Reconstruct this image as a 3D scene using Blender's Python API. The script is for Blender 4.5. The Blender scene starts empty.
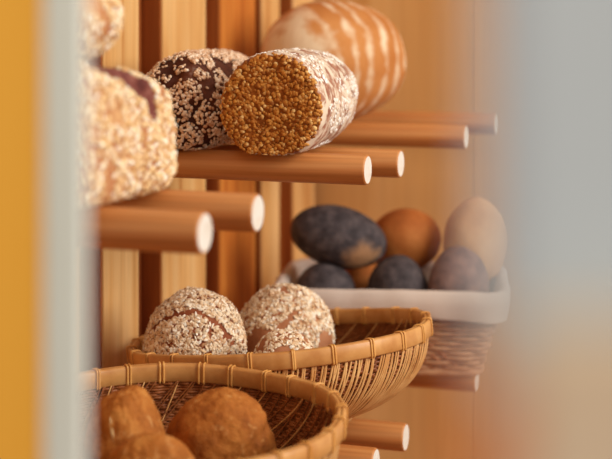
import bpy, bmesh, math, random
from mathutils import Vector, Matrix, noise, Euler
random.seed(7)
sc = bpy.context.scene
C = sc.collection
PI = math.pi
ZC = 1.55            # camera height (m)
F = 1445.0           # focal length in pixels of the 612 px wide frame
HX, HY = 306.0, 15.0 # principal point in the frame (level camera with a falling lens)
TH = math.radians(18.5)
U = Vector((math.cos(TH), -math.sin(TH), 0))   # out of the slatted wall
V = Vector((math.sin(TH), math.cos(TH), 0))    # along the slatted wall
W0 = Vector((-.30, 2.0, 0))

def P(px, py, d):
    return Vector(((px-HX)/F*d, d, ZC-(py-HY)/F*d))
def wall_pt(x, s, z=0.0):
    p = W0 + U*x + V*s
    return Vector((p.x, p.y, z))

# ------------------------------------------------------------------ materials
def srgb(r, g, b):
    f = lambda c: (c/255/12.92) if c/255 <= .04045 else ((c/255+.055)/1.055)**2.4
    return (f(r), f(g), f(b), 1)

class NT:
    def __init__(s, name):
        s.m = bpy.data.materials.new(name); s.m.use_nodes = True
        s.t = s.m.node_tree; s.b = s.t.nodes['Principled BSDF']
        s.tc = s.n('ShaderNodeTexCoord')
    def n(s, typ, **kw):
        nd = s.t.nodes.new(typ)
        for k, v in kw.items():
            if k in nd.inputs.keys(): nd.inputs[k].default_value = v
            else: setattr(nd, k, v)
        return nd
    def l(s, a, b): s.t.links.new(a, b)
    def coords(s, scale=(1,1,1), src='Object', rot=(0,0,0)):
        mp = s.n('ShaderNodeMapping'); mp.inputs['Scale'].default_value = scale
        mp.inputs['Rotation'].default_value = rot
        s.l(s.tc.outputs[src], mp.inputs['Vector']); return mp.outputs['Vector']
    def noise(s, vec, scale, detail=4, rough=.55, dist=0):
        nd = s.n('ShaderNodeTexNoise'); nd.inputs['Scale'].default_value = scale
        nd.inputs['Detail'].default_value = detail; nd.inputs['Roughness'].default_value = rough
        nd.inputs['Distortion'].default_value = dist
        s.l(vec, nd.inputs['Vector']); return nd.outputs['Fac']
    def ramp(s, fac, stops, interp='LINEAR'):
        nd = s.n('ShaderNodeValToRGB'); cr = nd.color_ramp; cr.interpolation = interp
        while len(cr.elements) < len(stops): cr.elements.new(.5)
        for e, (p, c) in zip(cr.elements, stops): e.position = p; e.color = c
        s.l(fac, nd.inputs['Fac']); return nd.outputs['Color']
    def mix(s, fac, a, b, mode='MIX'):
        nd = s.n('ShaderNodeMix', data_type='RGBA', blend_type=mode)
        for sock, v in ((0, fac), (6, a), (7, b)):
            if isinstance(v, (float, int, tuple)): nd.inputs[sock].default_value = v
            else: s.l(v, nd.inputs[sock])
        return nd.outputs[2]
    def bump(s, h, strength=.3, dist=.002):
        nd = s.n('ShaderNodeBump'); nd.inputs['Strength'].default_value = strength
        nd.inputs['Distance'].default_value = dist
        s.l(h, nd.inputs['Height']); s.l(nd.outputs['Normal'], s.b.inputs['Normal'])
    def done(s, col, rough=.6, spec=.3):
        if isinstance(col, tuple): s.b.inputs['Base Color'].default_value = col
        else: s.l(col, s.b.inputs['Base Color'])
        s.b.inputs['Roughness'].default_value = rough
        s.b.inputs['Specular IOR Level'].default_value = spec
        return s.m

def wood(name, light, mid, dark, scale=(26,26,1.6), rough=.55, spec=.25, pores=.3):
    t = NT(name); v = t.coords(scale)
    a = t.noise(v, 1.0, 3, .5, .6)
    fine = t.noise(t.coords((scale[0]*7, scale[1]*7, scale[2]*3) if scale[2] < scale[0] else (scale[0]*3, scale[1]*7, scale[2]*7)), 1.0, 2)
    col = t.ramp(a, [(.28, dark), (.45, mid), (.68, light)])
    fcol = t.ramp(fine, [(.35, (.62,.55,.5,1)), (.6, (1,1,1,1))])
    col = t.mix(pores, col, fcol, 'MULTIPLY')
    t.bump(fine, .12, .001)
    return t.done(col, rough, spec)

M = {}
M['pine'] = wood('pale_pine', srgb(232,188,128), srgb(220,166,100), srgb(188,120,60))
M['pine_dark'] = wood('red_brown_wood', srgb(176,104,48), srgb(150,78,30), srgb(120,56,20))
M['pine_orange'] = wood('orange_pine', srgb(214,140,62), srgb(196,112,42), srgb(160,80,28))
M['panel'] = wood('honey_panel', srgb(226,178,116), srgb(214,162,98), srgb(196,140,78), (9,9,.7), .6, .2, .15)
M['peg'] = wood('beech_peg', srgb(206,140,80), srgb(192,120,62), srgb(164,96,46), (1.8,40,40), .45, .3, .3)
M['peg_end'] = wood('cut_peg_end', srgb(234,226,214), srgb(228,216,200), srgb(214,196,174), (60,60,60), .6, .2, .2)
M['floor'] = wood('brown_floor', srgb(170,110,70), srgb(150,92,56), srgb(120,70,42), (2,14,14), .5)
t = NT('white_paint'); M['white'] = t.done(t.mix(t.noise(t.coords((3,3,3)), 4), srgb(222,226,216), srgb(230,233,224)), .5, .3)
t = NT('pale_grey_plaster'); M['plaster'] = t.done(t.mix(t.noise(t.coords((3,3,3)), 6), srgb(194,204,212), srgb(202,211,218)), .8, .1)
t = NT('tan_ledge_paint'); M['ledge'] = t.done(t.mix(t.noise(t.coords((3,3,3)), 5), srgb(216,192,164), srgb(220,198,172)), .7, .1)
t = NT('rust_paint'); M['rust'] = t.done(t.mix(t.noise(t.coords((3,3,3)), 5), srgb(206,116,60), srgb(212,124,68)), .7, .1)
t = NT('amber_paint'); M['amber'] = t.done(t.mix(t.noise(t.coords((2,2,2)), 3), srgb(255,184,66), srgb(255,190,76)), .6, .15)

def crust(name, cols, scale=18, det=5, bump=.4, rough=.75, flour=None, floor_at=(.5,.62), fscale=9):
    t = NT(name); v = t.coords()
    a = t.noise(v, scale, det, .6, .2)
    n = len(cols)
    col = t.ramp(a, [(.3+.4*i/(n-1), c) for i, c in enumerate(cols)])
    if flour:
        f = t.noise(v, fscale, 6, .62, .3)
        f = t.ramp(f, [(floor_at[0], (0,0,0,1)), (floor_at[1], (1,1,1,1))])
        col = t.mix(f, col, flour)
    g = t.noise(v, 220, 3, .6)
    t.bump(g, bump, .0015)
    return t.done(col, rough, .2)

M['crust_dark'] = crust('dark_crust', [srgb(44,20,14), srgb(76,36,22), srgb(104,54,32)], 20, flour=srgb(196,170,152), floor_at=(.62,.78))
M['crust_side'] = crust('floury_crust', [srgb(120,66,52), srgb(168,112,86), srgb(200,160,130)], 40, flour=srgb(226,204,178), floor_at=(.44,.56), fscale=50)
M['crust_face'] = crust('golden_crumb_face', [srgb(110,54,14), srgb(146,78,22), srgb(170,98,32)], 60)
M['crust_tin'] = crust('purple_brown_crust', [srgb(150,84,60), srgb(190,128,84), srgb(216,166,112)], 28)
M['crust_split'] = crust('dark_split_crust', [srgb(84,36,32), srgb(122,64,54), srgb(158,104,88)], 40)
M['crust_oat'] = crust('red_brown_crust', [srgb(96,42,22), srgb(134,68,38), srgb(160,92,56)], 24)
M['crust_oat_soft'] = crust('light_brown_crust', [srgb(150,90,58), srgb(178,116,78), srgb(196,138,98)], 20)
M['crust_roll'] = crust('golden_roll_crust', [srgb(140,76,24), srgb(176,104,40), srgb(204,136,64)], 34, bump=1.0, flour=srgb(214,156,92), floor_at=(.56,.74), fscale=90)
M['crust_roll2'] = crust('amber_roll_crust', [srgb(134,70,22), srgb(170,98,36), srgb(198,126,56)], 30, bump=1.0, flour=srgb(212,152,86), floor_at=(.58,.76), fscale=90)
M['crust_orange'] = crust('orange_brown_crust', [srgb(140,72,28), srgb(172,96,42), srgb(196,122,62)], 12)
M['crust_tan'] = crust('tan_crust', [srgb(190,130,76), srgb(216,162,106), srgb(230,184,132)], 12)
M['crust_poppy'] = crust('poppy_crust', [srgb(52,45,46), srgb(74,65,66), srgb(98,86,84)], 60, bump=1.0, flour=srgb(150,112,80), floor_at=(.66,.76), fscale=7)
t = NT('poppy_crust_with_bare_patch'); v = t.coords()
dn = t.n('ShaderNodeVectorMath', operation='DISTANCE'); t.l(v, dn.inputs[0]); dn.inputs[1].default_value = (.048, -.045, -.022)
ma = t.n('ShaderNodeMath', operation='MULTIPLY_ADD'); t.l(t.noise(v, 45, 5), ma.inputs[0]); ma.inputs[1].default_value = .05; t.l(dn.outputs['Value'], ma.inputs[2])
pm = t.ramp(ma.outputs[0], [(.044, (1,1,1,1)), (.064, (0,0,0,1))])
pc = t.ramp(t.noise(v, 60, 5), [(.3, srgb(52,45,46)), (.5, srgb(74,65,66)), (.7, srgb(98,86,84))])
t.bump(t.noise(v, 220, 3), .9, .0015)
M['crust_poppy_bare'] = t.done(t.mix(pm, pc, srgb(176,130,92)), .75, .2)
M['crust_mauve'] = crust('mauve_brown_crust', [srgb(96,66,60), srgb(124,90,80), srgb(150,112,98)], 40, bump=1.0)
M['slit'] = crust('cream_slit', [srgb(214,172,112), srgb(230,196,140)], 40)
# big floury loaf: rings of flour round its long (local Y) axis
t = NT('ringed_crust'); v = t.coords()
sep = t.n('ShaderNodeSeparateXYZ'); t.l(v, sep.inputs[0])
nz = t.noise(v, 12, 4)
m1 = t.n('ShaderNodeMath', operation='MULTIPLY_ADD'); t.l(nz, m1.inputs[0]); m1.inputs[1].default_value = .05; t.l(sep.outputs['Y'], m1.inputs[2])
m2 = t.n('ShaderNodeMath', operation='MULTIPLY'); t.l(m1.outputs[0], m2.inputs[0]); m2.inputs[1].default_value = 2*PI/.034
m3 = t.n('ShaderNodeMath', operation='SINE'); t.l(m2.outputs[0], m3.inputs[0])
pz = t.noise(v, 22, 4)
m4 = t.n('ShaderNodeMath', operation='MULTIPLY_ADD'); t.l(pz, m4.inputs[0]); m4.inputs[1].default_value = 5.0; t.l(m3.outputs[0], m4.inputs[2])
fl = t.ramp(m4.outputs[0], [(.45, (0,0,0,1)), (1.0, (.8,.8,.8,1))])
mr = t.n('ShaderNodeMapRange'); mr.inputs['From Min'].default_value = 2.6; mr.inputs['From Max'].default_value = 4.2
t.l(m4.outputs[0], mr.inputs['Value'])
base = t.ramp(t.noise(v, 9, 4), [(.3, srgb(176,104,48)), (.7, srgb(208,142,82))])
mp_ = t.n('ShaderNodeMath', operation='MULTIPLY_ADD'); t.l(pz, mp_.inputs[0]); mp_.inputs[1].default_value = -.16; t.l(sep.outputs['Y'], mp_.inputs[2])
pole = t.ramp(t.n('ShaderNodeMapRange').outputs[0], [(0, (0,0,0,1)), (1, (1,1,1,1))])
prn = pole.node.inputs['Fac'].links[0].from_node
prn.inputs['From Min'].default_value = -.165; prn.inputs['From Max'].default_value = -.205; t.l(mp_.outputs[0], prn.inputs['Value'])
base = t.mix(pole, base, srgb(228,200,164))
t.bump(t.noise(v, 150, 3), .3, .002)
M['crust_ring'] = t.done(t.mix(mr.outputs[0], base, srgb(232,204,168)), .8, .1)

def island(name, stops, rough=.7):
    t = NT(name); g = t.n('ShaderNodeNewGeometry')
    return t.done(t.ramp(g.outputs['Random Per Island'], stops), rough, .25)
M['oats'] = island('oat_flakes', [(0, srgb(190,138,94)), (.25, srgb(226,190,148)), (.7, srgb(242,220,188)), (1, srgb(252,242,224))])
M['oats_tin'] = island('pale_seed_flakes', [(0, srgb(206,152,94)), (.35, srgb(232,192,134)), (.75, srgb(246,222,180)), (1, srgb(254,246,226))])
M['oats_white'] = island('floury_flakes', [(0, srgb(206,176,148)), (.4, srgb(236,222,204)), (1, srgb(252,248,240))])
M['grain_gold'] = island('golden_grain', [(0, srgb(138,74,20)), (.4, srgb(182,110,38)), (.8, srgb(208,142,62)), (1, srgb(232,188,120))])
M['grain_pale'] = island('pale_grain', [(0, srgb(200,146,106)), (.5, srgb(232,194,156)), (1, srgb(250,228,202))])

def bamboo(name, a, b, rough=.4):
    t = NT(name); v = t.coords((30,30,30))
    return t.done(t.ramp(t.noise(v, 1.2, 4), [(.3, a), (.7, b)]), rough, .35)
M['rim'] = bamboo('rim_bamboo', srgb(188,124,62), srgb(216,158,92))
M['bind'] = bamboo('cane_binding', srgb(206,138,62), srgb(230,172,96), .4)
M['strand'] = bamboo('cane_strand', srgb(204,140,76), srgb(236,184,118), .45)
M['weaver'] = bamboo('dark_cane', srgb(120,62,26), srgb(160,92,44), .5)
M['wicker'] = bamboo('pale_wicker', srgb(164,108,70), srgb(200,150,110), .6)
M['wicker_in'] = bamboo('brown_wicker', srgb(150,90,56), srgb(182,120,80), .6)
t = NT('white_cloth'); M['cloth'] = t.done(t.mix(t.noise(t.coords(), 30), srgb(200,180,164), srgb(216,198,184)), .95, .05)

# ------------------------------------------------------------------ helpers
def mesh_obj(name, verts, faces, mats, parent=None, loc=None, rot=None, smooth=True, midx=None):
    me = bpy.data.meshes.new(name); me.from_pydata([tuple(v) for v in verts], [], faces)
    if not isinstance(mats, (list, tuple)): mats = [mats]
    for m in mats: me.materials.append(m)
    if midx: me.polygons.foreach_set('material_index', midx)
    if smooth: me.polygons.foreach_set('use_smooth', [True]*len(me.polygons))
    me.update()
    o = bpy.data.objects.new(name, me); C.objects.link(o)
    if parent: o.parent = parent
    if loc is not None: o.location = loc
    if rot is not None: o.rotation_euler = rot
    return o
def tag(o, label, cat, group=None):
    o['label'] = label; o['category'] = cat
    if group: o['group'] = group
    return o
def empty(name, loc, rz=0, rot=None):
    o = bpy.data.objects.new(name, None); C.objects.link(o); o.empty_display_size = .05
    o.location = loc; o.rotation_euler = rot if rot else (0,0,rz)
    return o

class MB:
    def __init__(s): s.v = []; s.f = []; s.m = []
    def add(s, vs, fs, mi=0):
        b = len(s.v); s.v += vs; s.f += [tuple(b+i for i in f) for f in fs]; s.m += [mi]*len(fs)
    def box(s, x0, x1, y0, y1, z0, z1, mi=0, bev=0.0):
        bm = bmesh.new(); bmesh.ops.create_cube(bm, size=1)
        for v in bm.verts:
            v.co = Vector(((x0+x1)/2+v.co.x*(x1-x0), (y0+y1)/2+v.co.y*(y1-y0), (z0+z1)/2+v.co.z*(z1-z0)))
        if bev: bmesh.ops.bevel(bm, geom=bm.edges[:], offset=bev, segments=2, affect='EDGES', profile=.6)
        bm.verts.index_update()
        s.add([v.co.copy() for v in bm.verts], [tuple(v.index for v in f.verts) for f in bm.faces], mi); bm.free()
    def sweep(s, frames, section, mi=0, closed=False):
        """frames: list of (origin, a, b); section: list of (p,q) -> origin + a*p + b*q"""
        n = len(section); b = len(s.v)
        for o, a, c in frames:
            for p, q in section: s.v.append(o + a*p + c*q)
        k = len(frames)
        for i in range(k if closed else k-1):
            j = (i+1) % k
            for q in range(n):
                r = (q+1) % n
                s.f.append((b+i*n+q, b+i*n+r, b+j*n+r, b+j*n+q)); s.m.append(mi)
        if not closed:
            s.f.append(tuple(b+q for q in reversed(range(n)))); s.m.append(mi)
            s.f.append(tuple(b+(k-1)*n+q for q in range(n))); s.m.append(mi)
    def build(s, name, mats, parent=None, loc=None, rot=None, smooth=True):
        return mesh_obj(name, s.v, s.f, mats, parent, loc, rot, smooth, s.m)

# ------------------------------------------------------------------ setting
def structure(o): o['kind'] = 'structure'; return o
RZ = -TH
slats = [(-1.14,-.99),(-.93,-.80),(-.74,-.62),(-.56,-.44),(-.36,-.24),(-.16,-.03),(.045,.161),(.248,.422),(.488,.658),(.69,.789),(.87,1.0)]
mb = MB()
mb.box(-.055, -.035, -1.2, 1.03, 0, 2.4, 1)
for i, (a, b) in enumerate(slats):
    mb.box(-.0352, 0, a, b, 0, 2.4, 2 if i == 8 else 0, .002)
    mb.box(-.0349, -.003, a-.004, a+.0005, 0, 2.4, 1)
structure(mb.build('wall_left', [M['pine'], M['pine_dark'], M['pine_orange']], None, (W0.x, W0.y, 0), (0,0,RZ), False))
mb = MB()
e = wall_pt(-.055, 1.032)
mb.box(0, .3792, 0, .02, 0, 2.4, 0, .001); mb.box(.3798, .95, 0, .02, 0, 2.4, 0, .002)
structure(mb.build('wall_back', M['panel'], None, e, (0,0,RZ), False))
mb = MB(); mb.box(-2.2, 3.2, -1.5, 4.2, -.04, 0)
structure(mb.build('floor', M['floor'], smooth=False))
# near things the camera looks past
mb = MB(); mb.box(-.128, -.1075, .70, .714, 0, 2.4, 0, .003)
structure(mb.build('trim_1', M['white'], smooth=False))
mb = MB(); mb.box(-.23, -.1281, .702, .742, 0, 2.4, 0, .002)
structure(mb.build('trim_5', M['amber'], smooth=False))
mb = MB(); mb.box(.0330, .085, .245, .280, 0, 2.4, 0, .004)
structure(mb.build('trim_4', M['plaster'], smooth=False))

mb = MB(); mb.box(.0338, .085, .235, .2445, 0, 1.499, 0, .002)
structure(mb.build('trim_2', M['ledge'], smooth=False))
mb = MB(); mb.box(.0258, .0336, .235, .2445, 0, 1.487, 0, .001)
structure(mb.build('trim_3', M['rust'], smooth=False))
# ------------------------------------------------------------------ pegs
def peg_mesh(L, r=.02):
    n = 40; mb = MB()
    prof = [(0, r), (L-.0025, r), (L-.0006, r-.0008), (L, r-.0022)]
    vs = []
    for x, rr in prof:
        for k in range(n):
            a = 2*PI*k/n; vs.append(Vector((x, rr*math.cos(a), rr*math.sin(a))))
    fs = [(i*n+k, i*n+(k+1)%n, (i+1)*n+(k+1)%n, (i+1)*n+k) for i in range(3) for k in range(n)]
    mb.add(vs, fs, 0)
    mb.add([Vector((0, r*math.cos(2*PI*k/n), r*math.sin(2*PI*k/n))) for k in range(n)], [tuple(reversed(range(n)))], 0)
    c = [Vector((L, (r-.0022)*math.cos(2*PI*k/n), (r-.0022)*math.sin(2*PI*k/n))) for k in range(n)]
    mb.add(c, [tuple(range(n))], 1)
    return mb
ZA, ZB = ZC-.203, ZC-.60
def peg(px, d, z, label, group):
    X = (px-HX)/F*d
    end = Vector((X, d, z))
    rel = end - Vector((W0.x, W0.y, z))
    L = rel.dot(U); s = rel.dot(V)
    inside = any(a-.0215 < s < b+.0215 for a, b in slats)
    root = .0005 if inside else -.0345
    mb = peg_mesh(L-root)
    o = mb.build('wooden_peg', [M['peg'], M['peg_end']], None, wall_pt(root, s, z), (0,0,RZ), True)
    for p in o.data.polygons:
        if len(p.vertices) > 4: p.use_smooth = False
    tag(o, label, 'peg', group)
    return s
GA, GB = 'wooden pegs of the upper shelf row', 'wooden pegs of the lower row'
peg(205, 1.346, ZA, 'round wooden peg nearest the camera, under the left tin loaf', GA)
peg(258, 1.481, ZA, 'round wooden peg second from the front, under the far end of the tin loaf', GA)
peg(368, 1.893, ZA, 'round wooden peg under the front of the golden grain-faced loaf', GA)
peg(401, 2.05, ZA-.008, 'round wooden peg just behind the one under the grain-faced loaf', GA)
peg(467, 2.404, ZA, 'orange-brown peg in front of the flour-ringed loaf, ending right of it', GA)
peg(498, 2.69, ZA, 'farthest blurred peg of the upper row, behind the flour-ringed loaf', GA)
peg(406, 2.07, ZB-.005, 'peg sticking out low under the oat-ball basket', GB)
peg(376, 1.925, ZB+.003, 'lowest peg at the bottom edge, in front of the one under the oat-ball basket', GB)
peg(478, 2.39, ZB-.004, 'peg under the cloth-lined back basket', GB)
peg(462, 2.56, ZB-.004, 'peg behind the one carrying the cloth-lined basket', GB)
peg(250, 1.53, ZB, 'peg below the front of the golden roll basket', GB)
peg(300, 1.67, ZB, 'peg below the back of the golden roll basket', GB)

# ------------------------------------------------------------------ bamboo baskets
def hull(R, H, p, ph):
    return R*math.sin(ph)**(2/p), H*(1-math.cos(ph)**(2/p))
def basket(loc, rot, R, H, label, nstr, nbind, p=2.35, ph0=.42, slant=.22, bind0=0.0):
    root = empty('bamboo_basket', loc, rot=rot)
    tag(root, label, 'basket', 'round bamboo bread baskets')
    # rim
    hh, th = .0225, .0115
    sec = [(-th*.5, -hh+.002), (-th*.5, -.003), (-th*.35, -.0004), (-th*.08, 0), (0, -.0022), (th*.08, 0), (th*.35, -.0004), (th*.5, -.003), (th*.5, -hh+.002), (th*.3, -hh), (-th*.3, -hh)]
    fr = []
    for k in range(120):
        a = 2*PI*k/120; er = Vector((math.cos(a), math.sin(a), 0))
        wob = .0012*math.sin(3*a+1)+.0008*math.sin(5*a)
        fr.append((er*(R+wob)+Vector((0,0,H+.002+wob)), er, Vector((0,0,1))))
    mb = MB(); mb.sweep(fr, sec, 0, True); mb.build('rim', M['rim'], root)
    # weave
    mb = MB()
    q = lambda w, t: [(-w/2, -t/2), (w/2, -t/2), (w/2, t/2), (-w/2, t/2)]
    def pt(ph, a, off):
        r, z = hull(R-.002, H-.012, p, ph); r2, z2 = hull(R-.002, H-.012, p, ph+.01)
        r0, z0 = hull(R-.002, H-.012, p, ph-.01)
        tr, tz = r2-r0, z2-z0; l = math.hypot(tr, tz) or 1
        nr, nz = tz/l, -tr/l
        er = Vector((math.cos(a), math.sin(a), 0)); ea = Vector((-math.sin(a), math.cos(a), 0))
        return er*(r+nr*off)+Vector((0,0,z+nz*off+.003)), er*nr+Vector((0,0,nz)), ea, er*(tr/l)+Vector((0,0,tz/l))
    K = 15
    for k in range(nstr):                       # leaning outer and inner strands
        for layer, off in ((1, .0024), (-1, -.0024)):
            if layer < 0 and k % 2: continue
            a0 = 2*PI*(k+.5*(layer < 0)+random.uniform(-.22,.22))/nstr
            sl = slant*layer*(.75+random.uniform(-.3,.3))*(1 if layer > 0 else 3.6)
            fr = []
            for i in range(K):
                ph = ph0+(PI/2-.01-ph0)*i/(K-1)
                o, n_, ea, ta = pt(ph, a0+sl*(i/(K-1)-.5), off)
                dirv = ta+ea*(sl*.3); side = dirv.cross(n_).normalized()
                fr.append((o, side, n_))
            w = (.0027 if layer > 0 else .0017)*random.uniform(.8,1.2)
            mb.sweep(fr, q(w, .0011), 0 if layer > 0 or k % 10 == 0 else 1)
    ph = .06
    while ph < PI/2-.02:                        # woven rings
        fr = []; n = 240; off0 = random.random()*2*PI
        for k in range(n):
            a = 2*PI*k/n
            o, n_, ea, ta = pt(ph, a, .0017*math.sin(a*60+off0))
            fr.append((o, ta, n_))
        mb.sweep(fr, q(.0034, .0014), 1, True)
        ph += .0042/R if ph > .5 else .0046/R
        if ph < .5: ph += .01
    mb.build('weave', [M['strand'], M['weaver']], root)
    # base plate of crossing cane, below the flat middle
    mb = MB(); rb = R*.42
    fr = [(Vector((rb*math.cos(2*PI*k/64), rb*math.sin(2*PI*k/64), 0)), Vector((math.cos(2*PI*k/64), math.sin(2*PI*k/64), 0)), Vector((0,0,1))) for k in range(64)]
    zb = hull(R-.002, H-.012, p, math.asin(.42**(p/2)))[1]
    mb.sweep(fr, [(-.004, 0), (.004, 0), (.004, max(.006, zb)), (-.004, max(.006, zb))], 0, True)
    mb.build('base_ring', M['strand'], root)
    # bindings
    for k in range(nbind):
        a = 2*PI*(k+bind0)/nbind+random.uniform(-.02,.02)
        mb = MB()
        for da in (-.0022/R, .0022/R):
            aa = a+da+random.uniform(-.0012,.0012)/R
            er = Vector((math.cos(aa), math.sin(aa), 0)); ea = Vector((-math.sin(aa), math.cos(aa), 0))
            wob = .0012*math.sin(3*aa+1)+.0008*math.sin(5*aa)
            c = er*(R+wob)+Vector((0,0,H+.002+wob-hh/2)); fr = []
            n = 24
            for i in range(n):
                tt = 2*PI*i/n
                ct, st = math.cos(tt), math.sin(tt)
                sx = math.copysign(abs(ct)**.35, ct)*(th/2+.0009); sz = math.copysign(abs(st)**.35, st)*(hh/2+.0010)
                o = c+er*sx+Vector((0,0,sz))
                fr.append((o, ea, (er*ct+Vector((0,0,st))).normalized()))
            mb.sweep(fr, [(.0014*math.cos(2*PI*j/6), .0009*math.sin(2*PI*j/6)) for j in range(6)], 0, True)
        mb.build('binding', M['bind'], root)
    return root
ZT = ZB+.0205
# front basket
fb = P(169, 412, 1.60)
FB_H = fb.z-ZT
FLEAN = math.radians(1.5)
basket((fb.x, fb.y+FB_H*math.sin(FLEAN), ZT+.001), (FLEAN,0,.0), .190, FB_H, 'round bamboo basket of golden rolls, nearest the camera', 250, 27, bind0=.30)
mbp = P(279, 331, 2.03)
TILT = math.radians(5.2); LEAN = math.radians(-4.6)
MB_H = .128; MB_R = .208
up = Euler((LEAN, -TILT, 0)).to_matrix() @ Vector((0, 0, 1))
mloc = mbp - up*MB_H
basket(mloc, (LEAN,-TILT,0), MB_R, MB_H, 'round bamboo basket of oat-crusted loaves, behind the front basket', 290, 24, bind0=.42)

# ------------------------------------------------------------------ cloth-lined wicker basket
def rrect(w, d, r, n=8):
    pts = []
    for cx, cy, a0 in ((w/2-r, d/2-r, 0), (-w/2+r, d/2-r, PI/2), (-w/2+r, -d/2+r, PI), (w/2-r, -d/2+r, 3*PI/2)):
        for i in range(n+1):
            a = a0+PI/2*i/n; pts.append(Vector((cx+r*math.cos(a), cy+r*math.sin(a), 0)))
    # subdivide long sides
    out = []
    for i, p in enumerate(pts):
        q = pts[(i+1) % len(pts)]; m = max(1, int((q-p).length/.012))
        for j in range(m): out.append(p.lerp(q, j/m))
    return out
BZ0 = ZB-.004+.0205; BZ1 = ZC-.452; BH = BZ1-BZ0
c0 = P(276, 287, 2.345); c1x = P(505, 294, 2.305)
ang = math.atan2(c1x.y-c0.y, c1x.x-c0.x)
bw = math.hypot(c1x.x-c0.x, c1x.y-c0.y); bd = .27
fdir = Vector((math.cos(ang), math.sin(ang), 0)); bdir = Vector((-math.sin(ang), math.cos(ang), 0))
bc = Vector((c0.x, c0.y, 0))+fdir*bw/2+bdir*bd/2
wb = empty('wicker_basket', (bc.x, bc.y, BZ0), ang)
tag(wb, 'rectangular pale wicker basket lined with white cloth, behind the round baskets', 'basket')
def ring_at(t, inset=0): # t 0 bottom .. 1 top
    k = .80+.20*t
    return [Vector((p.x, p.y, BH*t)) for p in rrect(bw*k-2*inset, bd*k-2*inset, .03)]
mb = MB(); NR = 16
for i in range(NR):
    tt = (i+.5)/NR; pts = ring_at(tt); n = len(pts); fr = []
    for k in range(n):
        t_ = (pts[(k+1) % n]-pts[k-1]).normalized(); nn = Vector((t_.y, -t_.x, 0))
        o = pts[k]+nn*.0028*math.sin(k*1.05+i*PI)
        fr.append((o, nn, Vector((0,0,1))))
    mb.sweep(fr, [(.0028*math.cos(2*PI*j/6), .0042*math.sin(2*PI*j/6)) for j in range(6)], 0, True)
a, b = ring_at(0.02), ring_at(.99)
for k in range(0, len(a), 2):
    d_ = (b[k]-a[k]).normalized(); s_ = d_.cross(Vector((a[k].x, a[k].y, 0)).normalized()).normalized()
    n_ = s_.cross(d_)
    mb.sweep([(a[k], s_, n_), (b[k], s_, n_)], [(.0026*math.cos(2*PI*j/6), .0026*math.sin(2*PI*j/6)) for j in range(6)], 1)
mb.build('weave', [M['wicker'], M['wicker_in']], wb)
for nm, tt, r_ in (('rim', 1.0, .007), ('foot_rim', .03, .006)):
    pts = ring_at(tt); n = len(pts); fr = []
    for k in range(n):
        t_ = (pts[(k+1) % n]-pts[k-1]).normalized(); nn = Vector((t_.y, -t_.x, 0)); fr.append((pts[k], nn, Vector((0,0,1))))
    mb = MB(); mb.sweep(fr, [(r_*math.cos(2*PI*j/8), r_*math.sin(2*PI*j/8)) for j in range(8)], 0, True); mb.build(nm, M['wicker'], wb)
mb = MB(); bt = rrect(bw*.80-.008, bd*.80-.008, .03); nb = len(bt)
mb.add([Vector((p.x, p.y, .002)) for p in bt]+[Vector((p.x, p.y, .006)) for p in bt], [tuple(reversed(range(nb))), tuple(range(nb, 2*nb))]+[(i, (i+1) % nb, nb+(i+1) % nb, nb+i) for i in range(nb)])
mb.build('bottom', M['wicker_in'], wb)
# cloth
CF = BH-.085
pr = [(-.012, -.038), (-.0125, -.028), (-.0125, -.012), (-.011, .004), (-.004, .0105), (.004, .0095), (.0115, .003), (.014, -.02), (.018, -.05), (.03, -.082), (.06, -.085)]
pts = rrect(bw, bd, .03); n = len(pts); vs = []; fs = []
for i, (ins, dz) in enumerate(pr):
    for k in range(n):
        p = pts[k]; t_ = (pts[(k+1) % n]-pts[k-1]).normalized(); nn = Vector((t_.y, -t_.x, 0))
        w = noise.noise(Vector((p.x*22, p.y*22, i*.25)))
        out = -ins+(.0035*w if i not in (4,5) else .001*w)+.0015
        zz = BH+dz+(.008*noise.noise(Vector((p.x*9, p.y*9, 3))) if i == 0 else .002*w)
        kk = 1+(.2*dz*1.0 if dz < 0 else 0)/BH*.6
        vs.append(Vector((p.x*kk, p.y*kk, zz))+nn*out)
for i in range(len(pr)-1):
    for k in range(n):
        fs.append((i*n+k, i*n+(k+1) % n, (i+1)*n+(k+1) % n, (i+1)*n+k))
fs.append(tuple((len(pr)-1)*n+k for k in range(n)))
cl = mesh_obj('lining_cloth', vs, fs, M['cloth'], None, (bc.x, bc.y, BZ0), (0,0,ang))
tag(cl, 'white cloth folded over the rim of the wicker basket', 'cloth')

# ------------------------------------------------------------------ bread
def ico(sub):
    bm = bmesh.new(); bmesh.ops.create_icosphere(bm, subdivisions=sub, radius=1)
    bm.verts.index_update()
    vs = [v.co.copy() for v in bm.verts]; fs = [tuple(v.index for v in f.verts) for f in bm.faces]; bm.free()
    return vs, fs
ICO5 = ico(5); ICO6 = ico(6)
def spow(x, e): return math.copysign(abs(x)**e, x)
def body(name, mats, rad, loc, rot, seed, amp=.05, freq=1.6, shape=None, fine=.01, sub=5, parent=None, fn=None):
    vs, fs = ICO5 if sub == 5 else ICO6
    out = []
    sd = Vector((seed*7.13, seed*3.7, seed*1.9))
    for v in vs:
        n_ = v.copy()
        k = 1+amp*noise.noise(n_*freq+sd)+fine*noise.noise(n_*9+sd)+fine*.35*noise.noise(n_*26+sd)
        if shape: p = shape(n_)
        else: p = n_
        p = Vector((p.x*rad[0]*k, p.y*rad[1]*k, p.z*rad[2]*k))
        if fn: p = fn(p, n_, sd)
        out.append(p)
    return mesh_obj(name, out, fs, mats, parent, loc, rot)
def box_shape(e1, e2):
    """superellipsoid around the unit sphere"""
    def f(n):
        k = (abs(n.x)**(2/e1)+abs(n.y)**(2/e1)+abs(n.z)**(2/e1))**(-e1/2)
        return n*k
    return f
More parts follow.
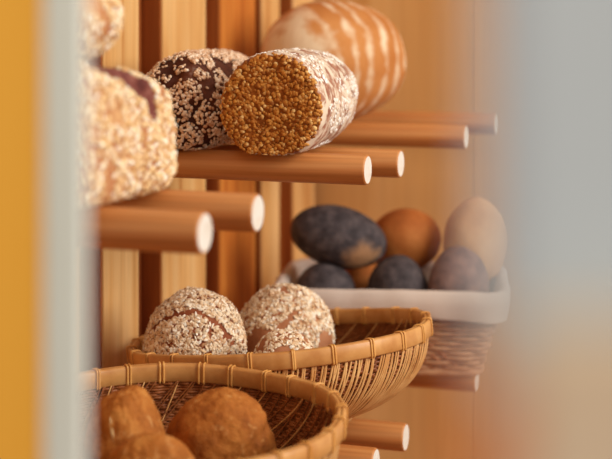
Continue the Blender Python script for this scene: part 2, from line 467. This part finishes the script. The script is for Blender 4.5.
def cyl_shape(e):
    """rounded cylinder along Y"""
    def f(n):
        r = math.hypot(n.x, n.z)
        k = (r**(2/e)+abs(n.y)**(2/e))**(-e/2)
        return n*k
    return f
def scatter(o, name, mat, n, size, accept=None, aspect=.65, thick=.3, tilt=.35, kind='flake', sink=.15, var=.3, seed=1):
    rnd = random.Random(seed)
    me = o.data; vs = me.vertices
    tris = [(p.vertices[0], p.vertices[1], p.vertices[2], p.area) for p in me.polygons if len(p.vertices) == 3]
    cum = []; s_ = 0
    for t_ in tris: s_ += t_[3]; cum.append(s_)
    import bisect
    V_, F_ = [], []
    if kind == 'grain':
        gv, gf = ico(1)
    made = 0; tries = 0
    while made < n and tries < n*6:
        tries += 1
        t_ = tris[bisect.bisect(cum, rnd.random()*s_) % len(tris)]
        a, b, c = vs[t_[0]], vs[t_[1]], vs[t_[2]]
        r1 = math.sqrt(rnd.random()); r2 = rnd.random()
        p = a.co*(1-r1)+b.co*(r1*(1-r2))+c.co*(r1*r2)
        nn = (a.normal+b.normal+c.normal).normalized()
        if accept and not accept(p, nn, rnd): continue
        made += 1
        x = nn.orthogonal().normalized(); x.rotate(Matrix.Rotation(rnd.random()*2*PI, 3, nn))
        ax = Matrix.Rotation(rnd.gauss(0, tilt), 3, x) @ Matrix.Rotation(rnd.gauss(0, tilt), 3, nn.cross(x))
        z = ax @ nn; x = ax @ x; y = z.cross(x)
        L = size*(1+rnd.uniform(-var, var)); Wd = L*aspect*(1+rnd.uniform(-.2,.2)); T = L*thick
        b0 = len(V_)
        if kind == 'grain':
            for g in gv: V_.append(p+nn*T*(.5-sink)+x*g.x*L*.5+y*g.y*Wd*.5+z*g.z*T*.5)
            F_ += [tuple(b0+i for i in f) for f in gf]
        else:
            m = 7
            for (rr, hz) in ((1, 0), (.9, T*.6), (.45, T)):
                for i in range(m):
                    th_ = 2*PI*i/m
                    V_.append(p+z*(hz-T*sink)+x*math.cos(th_)*L*.5*rr+y*math.sin(th_)*Wd*.5*rr)
            for i in range(m):
                j = (i+1) % m
                F_ += [(b0+i, b0+j, b0+m+j, b0+m+i), (b0+m+i, b0+m+j, b0+2*m+j, b0+2*m+i)]
            F_ += [tuple(b0+2*m+i for i in range(m)), tuple(b0+i for i in reversed(range(m)))]
    g = mesh_obj(name, V_, F_, mat, o, smooth=(kind == 'grain'))
    g['kind'] = 'stuff'
    return g
GBR = None
# --- golden grain-faced loaf on the pegs (axis along the wall)
GR = .0715; GL = .15
gc = P(270, 100, 1.88)+Vector((math.sin(TH-.07), math.cos(TH-.07), 0))*(GL*.98)
gc.z = ZA+.0200+GR-.007
def gfn(p, n_, sd):
    if p.y > 0:
        k = 1-.30*(p.y/GL)**2.2; p = Vector((p.x*k, p.y, p.z*k-.008*(p.y/GL)**2*0))
    if p.z < -GR*.86: p.z = -GR*.86-(p.z+GR*.86)*-.25
    return p
gl = body('bread_loaf', [M['crust_side'], M['crust_face']], (GR, GL, GR), gc, (0, 0, RZ+.07), 3, .035, 1.3, cyl_shape(.12), .008, 6, fn=gfn)
for p in gl.data.polygons:
    if p.normal.y < -.75: p.material_index = 1
tag(gl, 'cylindrical loaf with golden grain-covered cut face and floury side, on the pegs', 'bread')
scatter(gl, 'grain_coating', M['grain_gold'], 1900, .0068, lambda p, n, r: n.y < -.55, .8, .28, .2, 'grain', .2, seed=5)
scatter(gl, 'seed_coating', M['oats_white'], 1900, .006, lambda p, n, r: n.y > -.5 and noise.noise(p*Vector((30,12,30))) > -.02-.12*(p.y<0), .6, .2, .2, 'flake', seed=6)
# --- dark loaf with pale patches
DR = .0625; DL = .14
dc = P(177, 98, 1.96)+Vector((math.sin(TH-.07), math.cos(TH-.07), 0))*(DL*.9)
dc.z = ZA+.0200+DR*1.0-.0042
crnd = random.Random(5)
CELLS = []
for _ in range(4000):
    q_ = Vector((crnd.uniform(-.075,.075), crnd.uniform(-.15,.15), crnd.uniform(-.075,.075)))
    if all((q_-c_).length > .043 for c_ in CELLS): CELLS.append(q_)
KEEP = [crnd.random() > .08 for _ in CELLS]
def cell(p):
    w_ = p+Vector((noise.noise(p*40), noise.noise(p*40+Vector((9,0,0))), noise.noise(p*40+Vector((0,9,0)))))*.006
    ds = sorted(((w_-c_).length, k) for k, c_ in enumerate(CELLS))
    return (ds[1][0]-ds[0][0])*.5, KEEP[ds[0][1]]
def dfn(p, n_, sd):
    p = p*(1+.05*min(1, cell(p)[0]/.008))
    if p.z < -DR*.88: p.z = -DR*.88+(p.z+DR*.88)*.3
    return p
dl = body('bread_loaf', M['crust_dark'], (DR*1.04, DL, DR*1.08), dc, (0, 0, RZ+.07), 11, .08, 1.5, cyl_shape(.40), .02, 6, fn=dfn)
tag(dl, 'dark brown crusty loaf with pale grain patches, left of the golden grain-faced loaf', 'bread')
scatter(dl, 'grain_coating', M['grain_pale'], 7000, .0058, lambda p, n, r: cell(p)[0] > .0024 and cell(p)[1], .8, .45, .4, 'grain', .1, seed=8)
# --- tin loaf at the left front
TL, TW, THh = .13, .056, .070
tcent = P(183, 188, 1.53)
tl_front = Vector((tcent.x, tcent.y, 0))-U*TW
tc_ = tl_front-V*TL
tz = ZA+.0205+THh
CRK = [Vector(v) for v in ((-.06,.070), (.0,.056), (.045,.036), (.062,.014))]
def crack_d(p):
    q_ = Vector((p.y, p.z)); m = 1e9
    for a, b in zip(CRK, CRK[1:]):
        ab = b-a; t_ = max(0, min(1, (q_-a).dot(ab)/ab.length_squared)); m = min(m, (q_-a-ab*t_).length)
    return m+.006*noise.noise(p*45) if p.x > -.02 else 1
def tfn(p, n_, sd):
    if p.z > 0: p.z *= 1-.52*max(0, (p.y+.09)/(TL+.09))**2.0
    d = crack_d(p)
    if d < .014: p = p-n_*.007*(1-max(0, d)/.014)
    return p
tl = body('bread_loaf', [M['crust_tin'], M['crust_split']], (TW, TL, THh), (tc_.x, tc_.y, tz), (0,0,RZ), 21, .05, 1.5, box_shape(.3, .3), .015, 6, fn=tfn)
for p in tl.data.polygons:
    if crack_d(p.center) < .012: p.material_index = 1
tag(tl, 'pale seed-coated tin loaf with a dark split, on the nearest pegs', 'bread')
scatter(tl, 'seed_coating', M['oats_tin'], 6500, .0072, lambda p, n, r: crack_d(p) > .011 and noise.noise(p*30) > -.5, .65, .25, .3, 'flake', seed=12)
# --- loaf on top of it
ol = body('bread_loaf', M['crust_tin'], (.05, .095, .044), (0,0,0), (0,0,RZ), 25, .06, 1.5, cyl_shape(.7), .015, 5)
op = P(60, 20, 1.36)
ol.location = Vector((op.x, op.y, tz+THh*.97+.042)) - U*.010
tag(ol, 'seed-coated oval loaf lying on top of the tin loaf, top left', 'bread')
scatter(ol, 'seed_coating', M['oats_tin'], 3000, .0075, lambda p, n, r: noise.noise(p*28) > -.55, .65, .25, .35, 'flake', seed=13)
# --- big flour-ringed loaf
rl_r = .106
rc = P(334, 52, 2.52); rc.z = ZA+.02+rl_r*.98
rl = body('bread_loaf', M['crust_ring'], (.106, .135, rl_r), rc, (0,0,RZ-.42), 31, .04, 1.3, cyl_shape(.85), .006, 5)
tag(rl, 'big pale brown loaf with flour rings, blurred behind the grain-faced loaf', 'bread')
# --- oat loaves of the middle basket
def cracks(p, pts, w):
    m = 1e9
    for a, b in zip(pts, pts[1:]):
        ab = b-a; t_ = max(0, min(1, (p-a).dot(ab)/ab.length_squared)); m = min(m, (p-a-ab*t_).length)
    return m < w+.003*noise.noise(p*60)
r1 = .0700
oc = P(195, 351, 2.0)
ob = body('oat_roll', M['crust_oat'], (r1, r1*.98, .085), oc, (0,0,.1), 41, .06, 1.5, None, .012, 6)
tag(ob, 'round roll thickly coated in oat flakes, at left of the middle basket', 'roll', 'oat rolls in the middle basket')
cr1 = [Vector(v) for v in ((-.062,-.02,.036), (-.035,-.04,.056), (0,-.045,.064), (.03,-.05,.05), (.045,-.05,.03))]
cr2 = [Vector(v) for v in ((.012,-.04,.062), (.02,-.06,.035), (.015,-.068,.02))]
scatter(ob, 'oat_coating', M['oats'], 6500, .0074, lambda p, n, r: p.z > -.04 and not cracks(p, cr1, .0045) and not cracks(p, cr2, .002) and noise.noise(p*45) > -.7, .66, .12, .55, 'flake', .05, seed=15)
oc2 = P(285, 341, 2.12)
ob2 = body('oat_roll', M['crust_oat_soft'], (.0735, .07, .081), oc2, (0,0,.4), 43, .05, 1.5, None, .01, 5)
tag(ob2, 'larger round roll with oat flakes on its top, behind the oat-coated roll', 'roll', 'oat rolls in the middle basket')
scatter(ob2, 'oat_coating', M['oats'], 2600, .0078, lambda p, n, r: p.z > .016+.05*noise.noise(p*25) and noise.noise(p*40) > -.35, .66, .12, .5, 'flake', .05, seed=16)
oc3 = P(285, 331, 1.925); oc3.z -= .061
ob3 = body('oat_roll', M['crust_oat_soft'], (.05, .048, .061), oc3, (0,0,.9), 45, .06, 1.5, None, .012, 5)
tag(ob3, 'oat roll with only its top showing over the rim of the middle basket', 'roll', 'oat rolls in the middle basket')
scatter(ob3, 'oat_coating', M['oats'], 1500, .0064, lambda p, n, r: p.z > 0 and noise.noise(p*40) > -.25, .68, .16, .4, 'flake', .05, seed=17)
# --- golden rolls of the front basket
def bun(px, py, d, rad, rot, seed, label, mat, fn=None):
    p = P(px, py, d)
    o = body('bread_roll', M[mat], rad, p, rot, seed, .09, 1.7, None, .022, 6, fn=fn)
    return tag(o, label, 'roll', 'golden rolls in the front basket')
def groove(ax, at, w, dep):
    def f(p, n_, sd):
        d = abs(p[ax]-at+.006*noise.noise(p*30)); 
        if d < w and n_.z > -.2: p = p-n_*dep*(1-d/w)**1.5
        return p
    return f
b1 = bun(126, 458, 1.59, (.046, .05, .079), (0, 0, .2), 51, 'golden roll with a pale slit, at left in the front basket', 'crust_roll')
b2 = bun(218, 449, 1.65, (.063, .055, .069), (0, .55, -.2), 53, 'golden pointed roll with a crease, at right in the front basket', 'crust_roll2', groove(0, .036, .010, .004))
b3 = bun(150, 493, 1.50, (.058, .04, .062), (0, .12, .2), 57, 'golden roll half cut off by the bottom of the picture', 'crust_roll', groove(2, .03, .01, .004))
# slit of the left roll
mb = MB(); fr = []
for i in range(9):
    t_ = i/8-.5
    a = Vector((-.017+.006*t_, 0, .040-.036*t_))
    yy = -1
    best = min(b1.data.vertices, key=lambda v: (Vector((v.co.x, 0, v.co.z))-a).length+(10 if v.co.y > 0 else 0))
    yy = best.co.y+.0012
    fr.append((Vector((a.x, yy, a.z)), Vector((1,0,0))*(1-abs(t_)*1.9), Vector((0,-1,.5)).normalized()))
mb.sweep(fr, [(-.003, -.004), (.003, -.004), (.002, .001), (-.002, .001)], 0)
sl = mb.build('slit', M['slit'], b1); sl['label'] = 'cream slit in the crust'
# --- loaves of the cloth-lined basket
def oval(px, py, d, rad, rot, seed, label, mat):
    o = body('oval_roll', M[mat], rad, P(px, py, d), rot, seed, .04, 1.4, None, .006, 5)
    return tag(o, label, 'roll', 'oval rolls in the cloth-lined basket')
oval(338, 237, 2.46, (.084, .058, .052), (0, .22, -.05), 61, 'dark poppy-seed oval roll with a bare tan patch, lying on top of the pile', 'crust_poppy_bare')
oval(325, 298, 2.43, (.054, .055, .059), (0, 0, 0), 62, 'dark poppy-seed roll low at the left end of the wicker basket', 'crust_poppy')
oval(398, 295, 2.42, (.053, .054, .066), (0, 0, .3), 63, 'dark poppy-seed roll just right of and below the top one', 'crust_poppy')
oval(459, 290, 2.40, (.053, .05, .073), (0, 0, .3), 64, 'mauve-brown roll at the right front of the wicker basket', 'crust_mauve')
oval(405, 240, 2.55, (.064, .052, .056), (0, -.1, 0), 65, 'orange-brown roll behind the poppy-seed rolls', 'crust_orange')
oval(476, 243, 2.49, (.056, .048, .078), (0, .1, 0), 66, 'upright tan roll at the back right end of the pile in the wicker basket', 'crust_tan')
oval(362, 288, 2.53, (.042, .045, .052), (0, 0, 0), 67, 'orange-brown roll glimpsed between the two lower poppy-seed rolls', 'crust_orange')

# ------------------------------------------------------------------ light
def area(name, loc, aim, sx, sy, power, col):
    l = bpy.data.lights.new(name, 'AREA'); l.shape = 'RECTANGLE'; l.size = sx; l.size_y = sy; l.energy = power; l.color = col
    o = bpy.data.objects.new(name, l); C.objects.link(o); o.location = loc
    o.rotation_euler = (Vector(aim)-Vector(loc)).to_track_quat('-Z', 'Y').to_euler(); return o
area('daylight_window', (2.3, 1.0, 2.5), (0, 2.0, 1.2), 1.4, 1.6, 80, (1, .96, .90))
area('shop_lamp', (-.1, -.9, 2.7), (0, 2.2, 1.2), .7, .7, 14, (1, .84, .62))
w = bpy.data.worlds.new('World'); sc.world = w; w.use_nodes = True
bg = w.node_tree.nodes['Background']; bg.inputs[0].default_value = (1, .97, .94, 1); bg.inputs[1].default_value = .46

# ------------------------------------------------------------------ camera
cam = bpy.data.cameras.new('camera'); co = bpy.data.objects.new('camera', cam); C.objects.link(co)
co.location = (0, 0, ZC); co.rotation_euler = (PI/2, 0, 0)
cam.sensor_width = 36; cam.lens = F*36/612
cam.shift_x = 0; cam.shift_y = -(229.5-HY)/612
cam.clip_start = .02
cam.dof.use_dof = True; cam.dof.focus_distance = 1.85; cam.dof.aperture_fstop = 3.5
sc.camera = co
vs_ = sc.view_settings
vs_.view_transform = 'Standard'; vs_.look = 'None'; vs_.gamma = 1; vs_.use_curve_mapping = False; vs_.exposure = 0.0
